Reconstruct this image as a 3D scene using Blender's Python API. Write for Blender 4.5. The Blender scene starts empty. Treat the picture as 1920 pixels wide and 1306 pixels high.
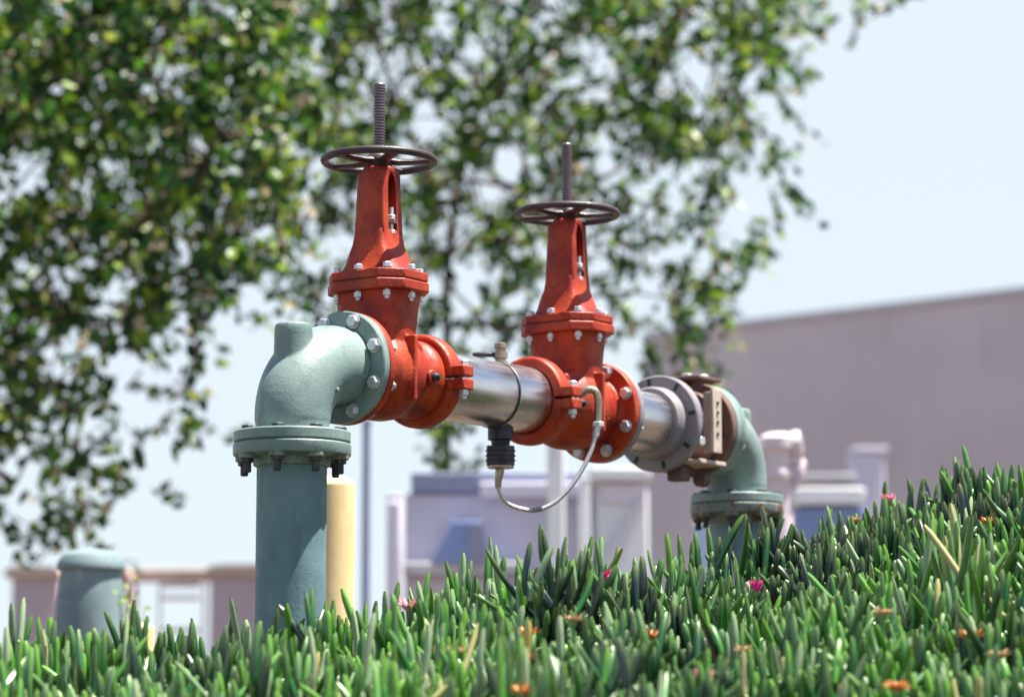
import bpy, math, random
import numpy as np
from mathutils import Vector, Matrix, noise
R = math.radians
PI = math.pi
random.seed(7)
rng = np.random.default_rng(7)
scene = bpy.context.scene
col = scene.collection

# ------------------------------------------------------------ camera
CZ = 1.30                      # eye height over the lower ground
F, PITCH = 5057.0, R(8.135)    # focal length in pixels of a 1920 wide picture
cam_d = bpy.data.cameras.new("camera")
cam = bpy.data.objects.new("camera", cam_d)
col.objects.link(cam)
cam.location = (0, 0, CZ)
cam.rotation_euler = (R(90) + PITCH, 0, 0)
cam_d.sensor_width = 36
cam_d.lens = F / 1920 * 36
cam_d.clip_start = 0.1
cam_d.clip_end = 5000
cam_d.dof.use_dof = True
cam_d.dof.focus_distance = 6.65
cam_d.dof.aperture_fstop = 2.45
scene.camera = cam

# ------------------------------------------------------------ sky, sun, exposure
SUN_AZ, SUN_EL = R(92), R(71)      # azimuth clockwise from +Y (the view direction)
world = bpy.data.worlds.new("World")
scene.world = world
world.use_nodes = True
wn = world.node_tree
wn.nodes.clear()
wo = wn.nodes.new("ShaderNodeOutputWorld")
bg = wn.nodes.new("ShaderNodeBackground")
sk = wn.nodes.new("ShaderNodeTexSky")
sk.sky_type = 'NISHITA'
sk.sun_disc = False
sk.sun_elevation = SUN_EL
sk.sun_rotation = SUN_AZ
sk.air_density = 1.0
sk.dust_density = 0.4
sk.ozone_density = 1.0
bg.inputs[1].default_value = 0.05
wn.links.new(sk.outputs[0], bg.inputs[0])
# a pale summer haze veiling the lower sky
bh = wn.nodes.new("ShaderNodeBackground"); bh.inputs[0].default_value = (0.80, 0.90, 0.985, 1); bh.inputs[1].default_value = 0.345
tcw = wn.nodes.new("ShaderNodeTexCoord"); sx_ = wn.nodes.new("ShaderNodeSeparateXYZ"); wn.links.new(tcw.outputs['Generated'], sx_.inputs[0])
nw = wn.nodes.new("ShaderNodeTexNoise"); nw.inputs['Scale'].default_value = 2.2; nw.inputs['Detail'].default_value = 4; wn.links.new(tcw.outputs['Generated'], nw.inputs[0])
mw = wn.nodes.new("ShaderNodeMath"); mw.operation = 'MULTIPLY_ADD'; wn.links.new(nw.outputs[0], mw.inputs[0]); mw.inputs[1].default_value = 0.25; wn.links.new(sx_.outputs[2], mw.inputs[2])
rw = wn.nodes.new("ShaderNodeMapRange"); rw.interpolation_type = 'SMOOTHSTEP'; wn.links.new(mw.outputs[0], rw.inputs[0])
rw.inputs[1].default_value = 0.38; rw.inputs[2].default_value = 0.55; rw.inputs[3].default_value = 0.92; rw.inputs[4].default_value = 0.06
mxw = wn.nodes.new("ShaderNodeMixShader"); wn.links.new(rw.outputs[0], mxw.inputs[0])
wn.links.new(bg.outputs[0], mxw.inputs[1]); wn.links.new(bh.outputs[0], mxw.inputs[2])
wn.links.new(mxw.outputs[0], wo.inputs[0])
sd = bpy.data.lights.new("sun", 'SUN')
sd.energy = 5.0
sd.angle = R(0.5)
sd.color = (1.0, 0.95, 0.87)
so = bpy.data.objects.new("sun", sd)
col.objects.link(so)
sdir = Vector((math.sin(SUN_AZ) * math.cos(SUN_EL), math.cos(SUN_AZ) * math.cos(SUN_EL), math.sin(SUN_EL)))
so.rotation_euler = sdir.to_track_quat('Z', 'Y').to_euler()
so.location = (4, 6, 9)
scene.view_settings.view_transform = 'Standard'
scene.view_settings.look = 'None'
scene.view_settings.exposure = 1.6
scene.view_settings.gamma = 1

# ------------------------------------------------------------ helpers
def at(px, py, D):
    """point of the world at depth D (metres along +Y) seen at photo pixel px,py"""
    a = (px - 960) / F; b = (653 - py) / F
    c, s = math.cos(PITCH), math.sin(PITCH)
    dx, dy, dz = a, c - b * s, s + b * c
    k = D / dy
    return Vector((dx * k, D, CZ + dz * k))

class MB:
    def __init__(s):
        s.v = []; s.f = []
    def add(s, vs, fs):
        n = len(s.v)
        s.v += [tuple(v) for v in vs]
        s.f += [tuple(i + n for i in f) for f in fs]
        return s
    def rings(s, rings, cap0=True, cap1=True, closed=True):
        n = len(rings[0]); vs = [p for r in rings for p in r]; fs = []
        m = n if closed else n - 1
        for i in range(len(rings) - 1):
            for j in range(m):
                a = i * n + j; b = i * n + (j + 1) % n
                fs.append((a, b, b + n, a + n))
        if cap0: fs.append(tuple(range(n - 1, -1, -1)))
        if cap1: fs.append(tuple((len(rings) - 1) * n + j for j in range(n)))
        return s.add(vs, fs)
    def lathe(s, prof, o=(0, 0, 0), d=(0, 0, 1), n=40, cap=True):
        """prof: list of (radius, distance along d)"""
        o = Vector(o); d = Vector(d).normalized()
        u = d.orthogonal().normalized(); w = d.cross(u)
        rs = []
        for r, t in prof:
            rs.append([o + d * t + (u * math.cos(2 * PI * k / n) + w * math.sin(2 * PI * k / n)) * r for k in range(n)])
        return s.rings(rs, cap, cap)
    def tube(s, pts, rad, n=8, cap=True):
        pts = [Vector(p) for p in pts]
        rs = []; prev = None
        for i, p in enumerate(pts):
            t = (pts[min(i + 1, len(pts) - 1)] - pts[max(i - 1, 0)]).normalized()
            if prev is None: u = t.orthogonal().normalized()
            else:
                u = prev - t * prev.dot(t); u.normalize()
            prev = u; w = t.cross(u)
            r = rad[i] if isinstance(rad, (list, tuple)) else rad
            rs.append([p + (u * math.cos(2 * PI * k / n) + w * math.sin(2 * PI * k / n)) * r for k in range(n)])
        return s.rings(rs, cap, cap)
    def box(s, x0, x1, y0, y1, z0, z1):
        vs = [(x, y, z) for z in (z0, z1) for y in (y0, y1) for x in (x0, x1)]
        return s.add(vs, [(0, 2, 3, 1), (4, 5, 7, 6), (0, 1, 5, 4), (2, 6, 7, 3), (0, 4, 6, 2), (1, 3, 7, 5)])
    def prism(s, poly, z0, z1):
        return s.rings([[(x, y, z0) for x, y in poly], [(x, y, z1) for x, y in poly]])
    def build(s, name, m, parent=None, bevel=0, sharp=32):
        me = bpy.data.meshes.new(name)
        me.from_pydata(s.v, [], s.f)
        me.update()
        if m: me.materials.append(m)
        me.shade_smooth()
        me.set_sharp_from_angle(angle=R(sharp))
        o = bpy.data.objects.new(name, me)
        col.objects.link(o)
        if parent: o.parent = parent
        if bevel:
            b = o.modifiers.new("bevel", 'BEVEL')
            b.width = bevel; b.segments = 2; b.limit_method = 'ANGLE'; b.angle_limit = R(32)
            b.harden_normals = False
        return o

def sup(a, b, z, n=32, e=2.6):
    r = []
    for k in range(n):
        t = 2 * PI * k / n; c, s_ = math.cos(t), math.sin(t)
        r.append((a * math.copysign(abs(c) ** (2 / e), c), b * math.copysign(abs(s_) ** (2 / e), s_), z))
    return r

def tag(o, label=None, cat=None, group=None, kind=None):
    if label: o['label'] = label
    if cat: o['category'] = cat
    if group: o['group'] = group
    if kind: o['kind'] = kind
    return o
def empty(name, loc, rz=0):
    o = bpy.data.objects.new(name, None)
    col.objects.link(o); o.location = loc; o.rotation_euler = (0, 0, rz)
    o.empty_display_size = 0.1
    return o
def dup(src, parent, mat):
    o = src.copy(); col.objects.link(o); o.parent = parent
    o.matrix_local = mat
    return o

# ------------------------------------------------------------ materials
def newmat(name):
    m = bpy.data.materials.new(name); m.use_nodes = True
    nt = m.node_tree; b = nt.nodes["Principled BSDF"]
    return m, nt, b
def ramp(nt, src, stops):
    r = nt.nodes.new("ShaderNodeValToRGB")
    e = r.color_ramp.elements
    while len(e) < len(stops): e.new(0.5)
    for k, (p, c) in enumerate(stops):
        e[k].position = p; e[k].color = (*c, 1) if len(c) == 3 else c
    nt.links.new(src, r.inputs[0]); return r
def nz(nt, scale, detail=4, rough=0.6, coord='Object', stretch=None, dist=0):
    tc = nt.nodes.new("ShaderNodeTexCoord")
    n = nt.nodes.new("ShaderNodeTexNoise")
    n.inputs['Scale'].default_value = scale; n.inputs['Detail'].default_value = detail
    n.inputs['Roughness'].default_value = rough; n.inputs['Distortion'].default_value = dist
    if stretch:
        mp = nt.nodes.new("ShaderNodeMapping"); mp.inputs['Scale'].default_value = stretch
        nt.links.new(tc.outputs[coord], mp.inputs[0]); nt.links.new(mp.outputs[0], n.inputs[0])
    else: nt.links.new(tc.outputs[coord], n.inputs[0])
    return n
def mix(nt, fac, a, b):
    m = nt.nodes.new("ShaderNodeMix"); m.data_type = 'RGBA'
    for src, idx in ((fac, 0), (a, 6), (b, 7)):
        if hasattr(src, 'links') or hasattr(src, 'is_linked'): nt.links.new(src, m.inputs[idx])
        elif idx == 0: m.inputs[0].default_value = src
        else: m.inputs[idx].default_value = (*src, 1)
    return m.outputs[2]
def bump(nt, b, src, strength, dist=0.002):
    bn = nt.nodes.new("ShaderNodeBump")
    bn.inputs['Strength'].default_value = strength; bn.inputs['Distance'].default_value = dist
    nt.links.new(src, bn.inputs['Height']); nt.links.new(bn.outputs[0], b.inputs['Normal'])
def paint(name, c1, c2, wear, rough=0.45, wear_at=0.68, bmp=0.35, scale=9, metal=0.0):
    m, nt, b = newmat(name)
    n1 = nz(nt, scale, 5, 0.65); n2 = nz(nt, scale * 4.5, 6, 0.7, dist=0.6); n3 = nz(nt, 160, 3, 0.6)
    n4 = nz(nt, 14, 4, 0.6, stretch=(1, 1, 0.18))
    base = mix(nt, ramp(nt, n1.outputs[0], [(0.36, (0, 0, 0)), (0.64, (1, 1, 1))]).outputs[0], c1, c2)
    st = ramp(nt, n4.outputs[0], [(0.56, (0, 0, 0)), (0.74, (0.65,) * 3)])
    base = mix(nt, st.outputs[0], base, tuple(x * 0.45 + 0.01 for x in c1))
    w = ramp(nt, n2.outputs[0], [(wear_at, (0, 0, 0)), (wear_at + 0.05, (1, 1, 1))])
    base = mix(nt, w.outputs[0], base, wear)
    nt.links.new(base, b.inputs['Base Color'])
    rr = ramp(nt, n2.outputs[0], [(0.3, (rough - 0.1,) * 3), (0.75, (rough + 0.25,) * 3)])
    nt.links.new(rr.outputs[0], b.inputs['Roughness'])
    b.inputs['Metallic'].default_value = metal
    b.inputs['Specular IOR Level'].default_value = 0.38
    ad = nt.nodes.new("ShaderNodeMath"); ad.operation = 'ADD'
    nt.links.new(n3.outputs[0], ad.inputs[0]); nt.links.new(n2.outputs[0], ad.inputs[1])
    bump(nt, b, ad.outputs[0], bmp, 0.003)
    return m
M = {}
M['red'] = paint('red_paint', (0.23, 0.011, 0.006), (0.45, 0.052, 0.009), (0.11, 0.030, 0.020), 0.44, 0.62)
M['green'] = paint('sage_green_paint', (0.155, 0.225, 0.215), (0.215, 0.285, 0.262), (0.085, 0.115, 0.11), 0.40, 0.64, 0.25)
M['pipegreen'] = paint('blue_green_pipe_paint', (0.110, 0.190, 0.215), (0.16, 0.25, 0.27), (0.05, 0.07, 0.07), 0.5, 0.72, 0.2)
M['palegreen'] = paint('faded_green_paint', (0.13, 0.19, 0.215), (0.20, 0.27, 0.28), (0.30, 0.34, 0.30), 0.6, 0.6, 0.3, scale=4)
M['greenrust'] = paint('rusting_green_paint', (0.14, 0.20, 0.19), (0.20, 0.25, 0.23), (0.16, 0.085, 0.045), 0.5, 0.53, 0.4, scale=7)
M['greyflange'] = paint('grey_flange_paint', (0.20, 0.18, 0.20), (0.29, 0.26, 0.27), (0.16, 0.11, 0.09), 0.45, 0.66)
M['brown'] = paint('rusty_brown_iron', (0.10, 0.055, 0.050), (0.17, 0.095, 0.075), (0.30, 0.17, 0.09), 0.55, 0.62)
M['wheel'] = paint('dark_wheel_iron', (0.035, 0.022, 0.028), (0.065, 0.042, 0.048), (0.16, 0.10, 0.08), 0.38, 0.68, 0.25)
M['stem'] = paint('stem_steel', (0.16, 0.13, 0.15), (0.24, 0.20, 0.22), (0.10, 0.06, 0.05), 0.38, 0.6, 0.2, metal=0.7)
M['bolt'] = paint('galvanised_bolt', (0.50, 0.52, 0.56), (0.64, 0.66, 0.69), (0.30, 0.24, 0.20), 0.35, 0.68, 0.2, scale=40, metal=0.55)
M['darkbolt'] = paint('weathered_bolt', (0.035, 0.045, 0.05), (0.07, 0.075, 0.075), (0.15, 0.08, 0.05), 0.5, 0.6, 0.3, scale=40, metal=0.3)
M['brass'] = paint('bronze_fitting', (0.30, 0.24, 0.19), (0.42, 0.35, 0.28), (0.2, 0.12, 0.08), 0.32, 0.7, 0.15, scale=30, metal=0.8)
M['black'] = paint('black_plastic', (0.018, 0.018, 0.028), (0.035, 0.034, 0.05), (0.06, 0.06, 0.07), 0.4, 0.75, 0.15)
M['plate'] = paint('weathered_plate', (0.42, 0.34, 0.28), (0.52, 0.43, 0.36), (0.22, 0.13, 0.08), 0.5, 0.68, 0.2, scale=25)
M['gasket'] = paint('dark_gasket', (0.03, 0.03, 0.035), (0.05, 0.05, 0.05), (0.08, 0.07, 0.06), 0.7, 0.75, 0.1)
M['yellow'] = paint('yellow_bollard_paint', (0.74, 0.56, 0.26), (0.82, 0.66, 0.35), (0.5, 0.38, 0.25), 0.5, 0.68, 0.1)
m, nt, b = newmat('brushed_stainless'); M['steel'] = m
n1 = nz(nt, 6, 4, 0.6); n2 = nz(nt, 60, 5, 0.7, stretch=(0.08, 1, 1))
nt.links.new(ramp(nt, n1.outputs[0], [(0.3, (0.60, 0.58, 0.59)), (0.7, (0.74, 0.71, 0.71))]).outputs[0], b.inputs['Base Color'])
b.inputs['Metallic'].default_value = 1.0
nt.links.new(ramp(nt, n2.outputs[0], [(0.3, (0.22,) * 3), (0.7, (0.36,) * 3)]).outputs[0], b.inputs['Roughness'])
bump(nt, b, n2.outputs[0], 0.12, 0.001)
m, nt, b = newmat('braided_hose'); M['hose'] = m
tc = nt.nodes.new("ShaderNodeTexCoord"); wv = nt.nodes.new("ShaderNodeTexWave")
wv.inputs['Scale'].default_value = 120; wv.inputs['Distortion'].default_value = 3
wv.bands_direction = 'DIAGONAL'
nt.links.new(tc.outputs['Object'], wv.inputs[0])
nt.links.new(ramp(nt, wv.outputs[0], [(0.2, (0.42, 0.42, 0.44)), (0.8, (0.72, 0.71, 0.70))]).outputs[0], b.inputs['Base Color'])
b.inputs['Metallic'].default_value = 0.6; b.inputs['Roughness'].default_value = 0.35
bump(nt, b, wv.outputs[0], 0.3, 0.001)
def stucco(name, c1, c2, rough=0.85, sc=1.5, bs=40, metal=0):
    m, nt, b = newmat(name)
    n1 = nz(nt, sc, 6, 0.6); n2 = nz(nt, bs, 4, 0.7)
    n4 = nz(nt, 3, 4, 0.6, stretch=(1, 1, 0.12))
    base = mix(nt, ramp(nt, n1.outputs[0], [(0.35, (0, 0, 0)), (0.65, (1, 1, 1))]).outputs[0], c1, c2)
    base = mix(nt, ramp(nt, n4.outputs[0], [(0.55, (0, 0, 0)), (0.8, (0.4,) * 3)]).outputs[0], base, tuple(x * 0.7 for x in c1))
    nt.links.new(base, b.inputs['Base Color']); b.inputs['Roughness'].default_value = rough
    bump(nt, b, n2.outputs[0], 0.4, 0.01)
    return m
M['bigwall'] = stucco('grey_plaster', (0.60, 0.52, 0.55), (0.72, 0.63, 0.65), 0.9, 0.35, 12)
M['coping'] = stucco('pale_coping', (0.52, 0.50, 0.56), (0.6, 0.58, 0.62))
M['lavwall'] = stucco('lavender_grey_panel', (0.74, 0.71, 0.86), (0.80, 0.76, 0.88))
M['blueroof'] = stucco('slate_blue_roof', (0.24, 0.27, 0.42), (0.30, 0.33, 0.47), 0.6)
M['white'] = stucco('white_paint', (0.82, 0.83, 0.86), (0.86, 0.87, 0.89), 0.6)
M['blue'] = stucco('blue_panel', (0.20, 0.28, 0.55), (0.24, 0.32, 0.58), 0.6)
M['palepost'] = stucco('blue_grey_post_paint', (0.34, 0.38, 0.56), (0.40, 0.44, 0.60), 0.6)
M['tanwall'] = stucco('mauve_tan_wall', (0.58, 0.46, 0.53), (0.66, 0.54, 0.60))
M['tancap'] = stucco('tan_cap', (0.58, 0.42, 0.36), (0.66, 0.50, 0.44))
M['paleblue'] = stucco('pale_blue_panel', (0.50, 0.62, 0.85), (0.56, 0.68, 0.88), 0.6)
M['pink'] = stucco('pinkish_white_paint', (0.66, 0.56, 0.60), (0.74, 0.64, 0.68), 0.5)
M['soil'] = stucco('dry_soil', (0.055, 0.038, 0.026), (0.09, 0.065, 0.045), 1.0, 3, 60)

# ------------------------------------------------------------ the ground: one sheet to the horizon
# (photo pixel of the planted bank's crest, metres away)
CREST = [(-900, 1240, 5.9), (-300, 1240, 6.0), (0, 1232, 6.0), (200, 1222, 6.0), (340, 1212, 6.05), (500, 1165, 6.1), (620, 1180, 6.15), (720, 1165, 6.25),
         (850, 1125, 6.35), (950, 1080, 6.45), (1020, 1050, 6.5), (1150, 1075, 6.65), (1230, 1068, 6.75), (1300, 1082, 6.85), (1400, 1062, 7.0), (1460, 1030, 7.05), (1500, 985, 7.1), (1600, 975, 7.25),
         (1700, 945, 7.3), (1800, 905, 7.35), (1920, 905, 7.4), (2200, 880, 7.5), (2900, 850, 7.6)]
LEAFH = 0.118
_c = [at(*c) for c in CREST]
cx = np.array([p.x for p in _c]); cy = np.array([p.y for p in _c]); cz = np.array([p.z for p in _c]) - LEAFH
def height(x, y):
    x = np.asarray(x, float); y = np.asarray(y, float)
    yc = np.interp(x, cx, cy); zc = np.interp(x, cx, cz)
    zf = CZ - 0.10 + 0.03 * x                       # level 5.0 m from the lens
    t = np.clip((y - 4.9) / (yc - 4.9), 0, 1)
    front = zf + (zc - zf) * (t ** 0.85)
    low = np.maximum(zf - (4.9 - y) * 0.42, 0.0)
    plateau = CZ - 0.25
    u = np.clip((y - yc) / 1.6, 0, 1); u = u * u * (3 - 2 * u)
    back = zc + (plateau - zc) * u
    z = np.where(y > yc, back, np.where(y > 4.9, front, low))
    return z
def axis_pts(lo, hi, core0, core1, step):
    a = list(np.arange(core0, core1 + 1e-6, step))
    s_ = step; v = core1
    while v < hi: s_ *= 1.35; v += s_; a.append(min(v, hi))
    s_ = step; v = core0
    while v > lo: s_ *= 1.35; v -= s_; a.insert(0, max(v, lo))
    return np.array(a)
gx = axis_pts(-900, 900, -2.6, 2.8, 0.06); gy = axis_pts(-60, 1500, 3.6, 9.5, 0.06)
X, Y = np.meshgrid(gx, gy)
Z = height(X, Y)
bumpy = np.array([noise.noise(Vector((x * 3.1, y * 3.1, 0.3))) if (abs(x) < 4 and 2 < y < 10) else 0 for x, y in zip(X.ravel(), Y.ravel())]).reshape(X.shape)
Z = Z + bumpy * 0.02   # small lumps in the soil
vs = np.stack([X.ravel(), Y.ravel(), Z.ravel()], 1)
nxg, nyg = len(gx), len(gy)
fs = [(j * nxg + i, j * nxg + i + 1, (j + 1) * nxg + i + 1, (j + 1) * nxg + i) for j in range(nyg - 1) for i in range(nxg - 1)]
me = bpy.data.meshes.new('ground'); me.from_pydata(vs.tolist(), [], fs); me.materials.append(M['soil']); me.shade_smooth()
g = bpy.data.objects.new('ground', me); col.objects.link(g); tag(g, kind='structure')

# ------------------------------------------------------------ ice plant mat (uncountable: one object)
m, nt, b = newmat('succulent_leaf'); M['leaf'] = m; b.inputs['Specular IOR Level'].default_value = 0.6
at_ = nt.nodes.new("ShaderNodeAttribute"); at_.attribute_name = 'tint'
tt = nt.nodes.new("ShaderNodeAttribute"); tt.attribute_name = 'along'
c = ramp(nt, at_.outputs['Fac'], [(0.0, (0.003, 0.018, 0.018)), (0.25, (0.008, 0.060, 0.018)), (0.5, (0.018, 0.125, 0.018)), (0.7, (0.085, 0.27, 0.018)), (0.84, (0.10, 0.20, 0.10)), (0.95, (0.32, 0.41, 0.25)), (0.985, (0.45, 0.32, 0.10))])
tip = ramp(nt, tt.outputs['Fac'], [(0.60, (0, 0, 0)), (1.0, (0.26, 0.26, 0.26))])
base = mix(nt, tip.outputs[0], c.outputs[0], (0.30, 0.42, 0.07))
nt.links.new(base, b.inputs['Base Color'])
b.inputs['Roughness'].default_value = 0.33
b.inputs['Subsurface Weight'].default_value = 0.0
b.inputs['Coat Weight'].default_value = 0.3
def iceplant():
    pts = []
    x0, x1, y0, y1 = -2.3, 2.6, 4.55, 7.9
    step = 0.054
    for xx in np.arange(x0, x1, step):
        for yy in np.arange(y0, y1, step):
            pts.append((xx + rng.uniform(-.5, .5) * step, yy + rng.uniform(-.5, .5) * step))
    pts = np.array(pts)
    yc = np.interp(pts[:, 0], cx, cy)
    keep = (pts[:, 1] < yc + 0.35)
    # inside the view and a metre round it
    keep &= np.abs(pts[:, 0]) < pts[:, 1] * 0.19 + 0.75
    # keep the riser clear
    pts = pts[keep]
    gap = np.array([noise.noise(Vector((p[0] * 6.0, p[1] * 6.0, 21.0))) for p in pts])
    pts = pts[gap + rng.uniform(-.25, .25, len(pts)) > -0.17]
    lump = np.array([noise.noise(Vector((p[0] * 3.6, p[1] * 2.2, 33.0))) for p in pts])
    z = height(pts[:, 0], pts[:, 1]) + 0.055 * lump
    n = len(pts)
    patch = np.array([noise.noise(Vector((p[0] * 2.4, p[1] * 2.4, 5.0))) for p in pts])
    tall = np.array([noise.noise(Vector((p[0] * 5.5, p[1] * 5.5, 9.0))) for p in pts])
    K = 8
    N = n * K
    base = np.repeat(np.column_stack([pts, z - 0.02]), K, 0)
    pt = np.repeat(patch, K); tl = np.repeat(tall, K)
    lean_az = np.repeat(rng.uniform(0, 2 * PI, n), K) + 0; lean = np.repeat(rng.uniform(0, 1.6, n), K)
    k = np.tile(np.arange(K), n)
    node_h = (k // 2) * rng.uniform(0.012, 0.024, N) * (1 + 1.3 * tl)
    az = np.repeat(rng.uniform(0, PI, n), K) + (k % 2) * PI + (k // 2) * PI / 2 + rng.normal(0, 0.25, N)
    L = np.where(k < 2, 0.8, 1.0) * np.where(k > 5, 0.72, 1.0) * rng.uniform(0.062, 0.132, N) * (1 + 1.35 * tl)
    W = rng.uniform(0.0062, 0.0098, N)
    el0 = np.where(k >= 6, rng.uniform(1.0, 1.5, N), np.where(k >= 2, rng.uniform(0.35, 1.15, N), rng.uniform(-0.1, 0.6, N)))
    curl = rng.uniform(-0.2, 1.2, N)
    org = base + np.column_stack([np.cos(lean_az) * lean * node_h, np.sin(lean_az) * lean * node_h, node_h])
    ts = np.array([0, .22, .45, .68, .88, 1.0])
    rad = np.array([0.70, 1.0, 1.05, 1.0, .86, 0.40])
    S = 5
    V = np.zeros((N, len(ts), S, 3)); pos = org.copy(); prevt = 0
    hx = np.column_stack([np.cos(az), np.sin(az), np.zeros(N)]); side = np.column_stack([-np.sin(az), np.cos(az), np.zeros(N)])
    for i, t in enumerate(ts):
        el = np.minimum(el0 + curl * t * 1.1, 1.75)
        d = hx * np.cos(el)[:, None] + np.array([0, 0, 1.])[None] * np.sin(el)[:, None]
        pos = pos + d * (L * (t - prevt))[:, None]; prevt = t
        up = np.cross(d, side)
        for j in range(S):
            a = 2 * PI * j / S
            V[:, i, j] = pos + (side * math.cos(a) + up * math.sin(a)) * (W * rad[i])[:, None]
    T = len(ts)
    verts = V.reshape(-1, 3)
    lf = np.arange(N) * T * S
    quads = []
    for i in range(T - 1):
        for j in range(S):
            a = i * S + j; b_ = i * S + (j + 1) % S
            quads.append((a, b_, b_ + S, a + S))
    quads = np.array(quads)
    Q = (lf[:, None, None] + quads[None]).reshape(-1, 4)
    me = bpy.data.meshes.new('ice_plant')
    me.vertices.add(len(verts)); me.vertices.foreach_set('co', verts.ravel())
    me.loops.add(Q.size); me.loops.foreach_set('vertex_index', Q.ravel().astype(np.int32))
    me.polygons.add(len(Q)); me.polygons.foreach_set('loop_start', (np.arange(len(Q)) * 4).astype(np.int32))
    me.polygons.foreach_set('loop_total', np.full(len(Q), 4, np.int32))
    me.update(calc_edges=True)
    # two shaded spots on the right hand bank, painted as darker leaf tint
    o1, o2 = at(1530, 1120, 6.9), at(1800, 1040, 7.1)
    leaf_shade = sum(np.exp(-(((base[:, 0] - o.x) / 0.15) ** 2 + ((base[:, 1] - o.y) / 0.5) ** 2)) for o in (o1, o2))
    tint = np.clip(0.42 + 0.5 * pt - 0.42 * leaf_shade + rng.normal(0, 0.20, N), 0.0, 0.97)
    odd = rng.random(N) + 0.12 * leaf_shade; tint = np.where(odd < 0.14, rng.uniform(0.82, 0.95, N), tint); tint = np.where((odd > 0.997) & (leaf_shade < 0.1), 1.0, tint)
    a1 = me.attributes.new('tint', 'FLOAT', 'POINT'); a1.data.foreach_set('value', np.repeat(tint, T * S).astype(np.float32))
    a2 = me.attributes.new('along', 'FLOAT', 'POINT'); a2.data.foreach_set('value', np.tile(np.repeat(ts, S), N).astype(np.float32))
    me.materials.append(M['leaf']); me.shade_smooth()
    o = bpy.data.objects.new('ice_plant', me); col.objects.link(o)
    tag(o, 'mat of finger-leaved green ice plant covering the bank', 'ground cover', kind='stuff')
    print('ice plant leaves', N)
iceplant()

# ------------------------------------------------------------ backflow preventer
X0, D0, ZA, TH, LEN = -0.5264, 6.4269, 0.8928, 0.9627, 2.1157
S1, S2 = 0.332, 1.190
asm = empty('backflow_preventer', (X0, D0, CZ + ZA), TH)
tag(asm, 'double check backflow assembly with two red gate valves between green risers', 'backflow preventer')
inv = (Matrix.Translation(asm.location) @ Matrix.Rotation(TH, 4, 'Z')).inverted()
def loc_at(px, py, D): return inv @ at(px, py, D)

def hexa(mb, r, t0, t1, o, d, rot=0):
    o = Vector(o); d = Vector(d).normalized(); u = d.orthogonal().normalized(); w = d.cross(u)
    def ring(rr, t): return [o + d * t + (u * math.cos(k * PI / 3 + rot) + w * math.sin(k * PI / 3 + rot)) * rr for k in range(6)]
    mb.rings([ring(r, t0), ring(r, t1 - 0.002 if t1 > t0 else t1 + 0.002), ring(r * 0.85, t1)])
def bolt_proto(name, mat_, grip, r=0.0135, tail=0.012, shank=0.008):
    """bolt along +Z centred on the joint, head up"""
    mb = MB(); g2 = grip / 2
    mb.lathe([(r * 1.25, 0.0), (r * 1.25, 0.0025)], (0, 0, g2), (0, 0, 1), 16)
    hexa(mb, r * 1.08, 0.0025, 0.013, (0, 0, g2), (0, 0, 1), 0.3)
    mb.lathe([(shank, -0.001), (shank, g2 * 2 + 0.002)], (0, 0, -g2), (0, 0, 1), 10)
    hexa(mb, r * 1.08, 0.0, 0.014, (0, 0, -g2), (0, 0, -1), 0.7)
    mb.lathe([(shank, 0.0), (shank, tail), (shank * 0.7, tail + 0.002)], (0, 0, -g2 - 0.014), (0, 0, -1), 10)
    o = mb.build(name, mat_, sharp=30)
    return o
used = {}
def put_bolt(kind, parent, mat):
    src, first = used[kind]
    if first:
        src.parent = parent; src.matrix_local = mat; used[kind] = (src, False); return src
    return dup(src, parent, mat)
def ring_bolts(kind, parent, center, axis, bc, n, phase, spin=True):
    center = Vector(center); axis = Vector(axis).normalized()
    q = axis.to_track_quat('Z', 'Y').to_matrix().to_4x4()
    for k in range(n):
        a = phase + 2 * PI * k / n
        p = q @ Vector((math.cos(a) * bc, math.sin(a) * bc, 0))
        put_bolt(kind, parent, Matrix.Translation(center + p) @ q @ Matrix.Rotation(random.random() * 6 if spin else 0, 4, 'Z'))
used['flange'] = (bolt_proto('bolt', M['bolt'], 0.053, 0.0148), True)
used['riser'] = (bolt_proto('bolt', M['darkbolt'], 0.062, 0.0150, 0.022, 0.0095), True)
used['bonnet'] = (bolt_proto('bolt', M['bolt'], 0.058, 0.0098, 0.006, 0.006), True)
used['small'] = (bolt_proto('bolt', M['bolt'], 0.050, 0.0095, 0.006, 0.006), True)

def flange_disc(R_, t0, t1, rb, lip=0.004):
    return [(rb, t0), (R_ - 0.003, t0), (R_, t0 + 0.003), (R_, t1 - 0.003), (R_ - 0.003, t1), (rb, t1)]

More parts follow.
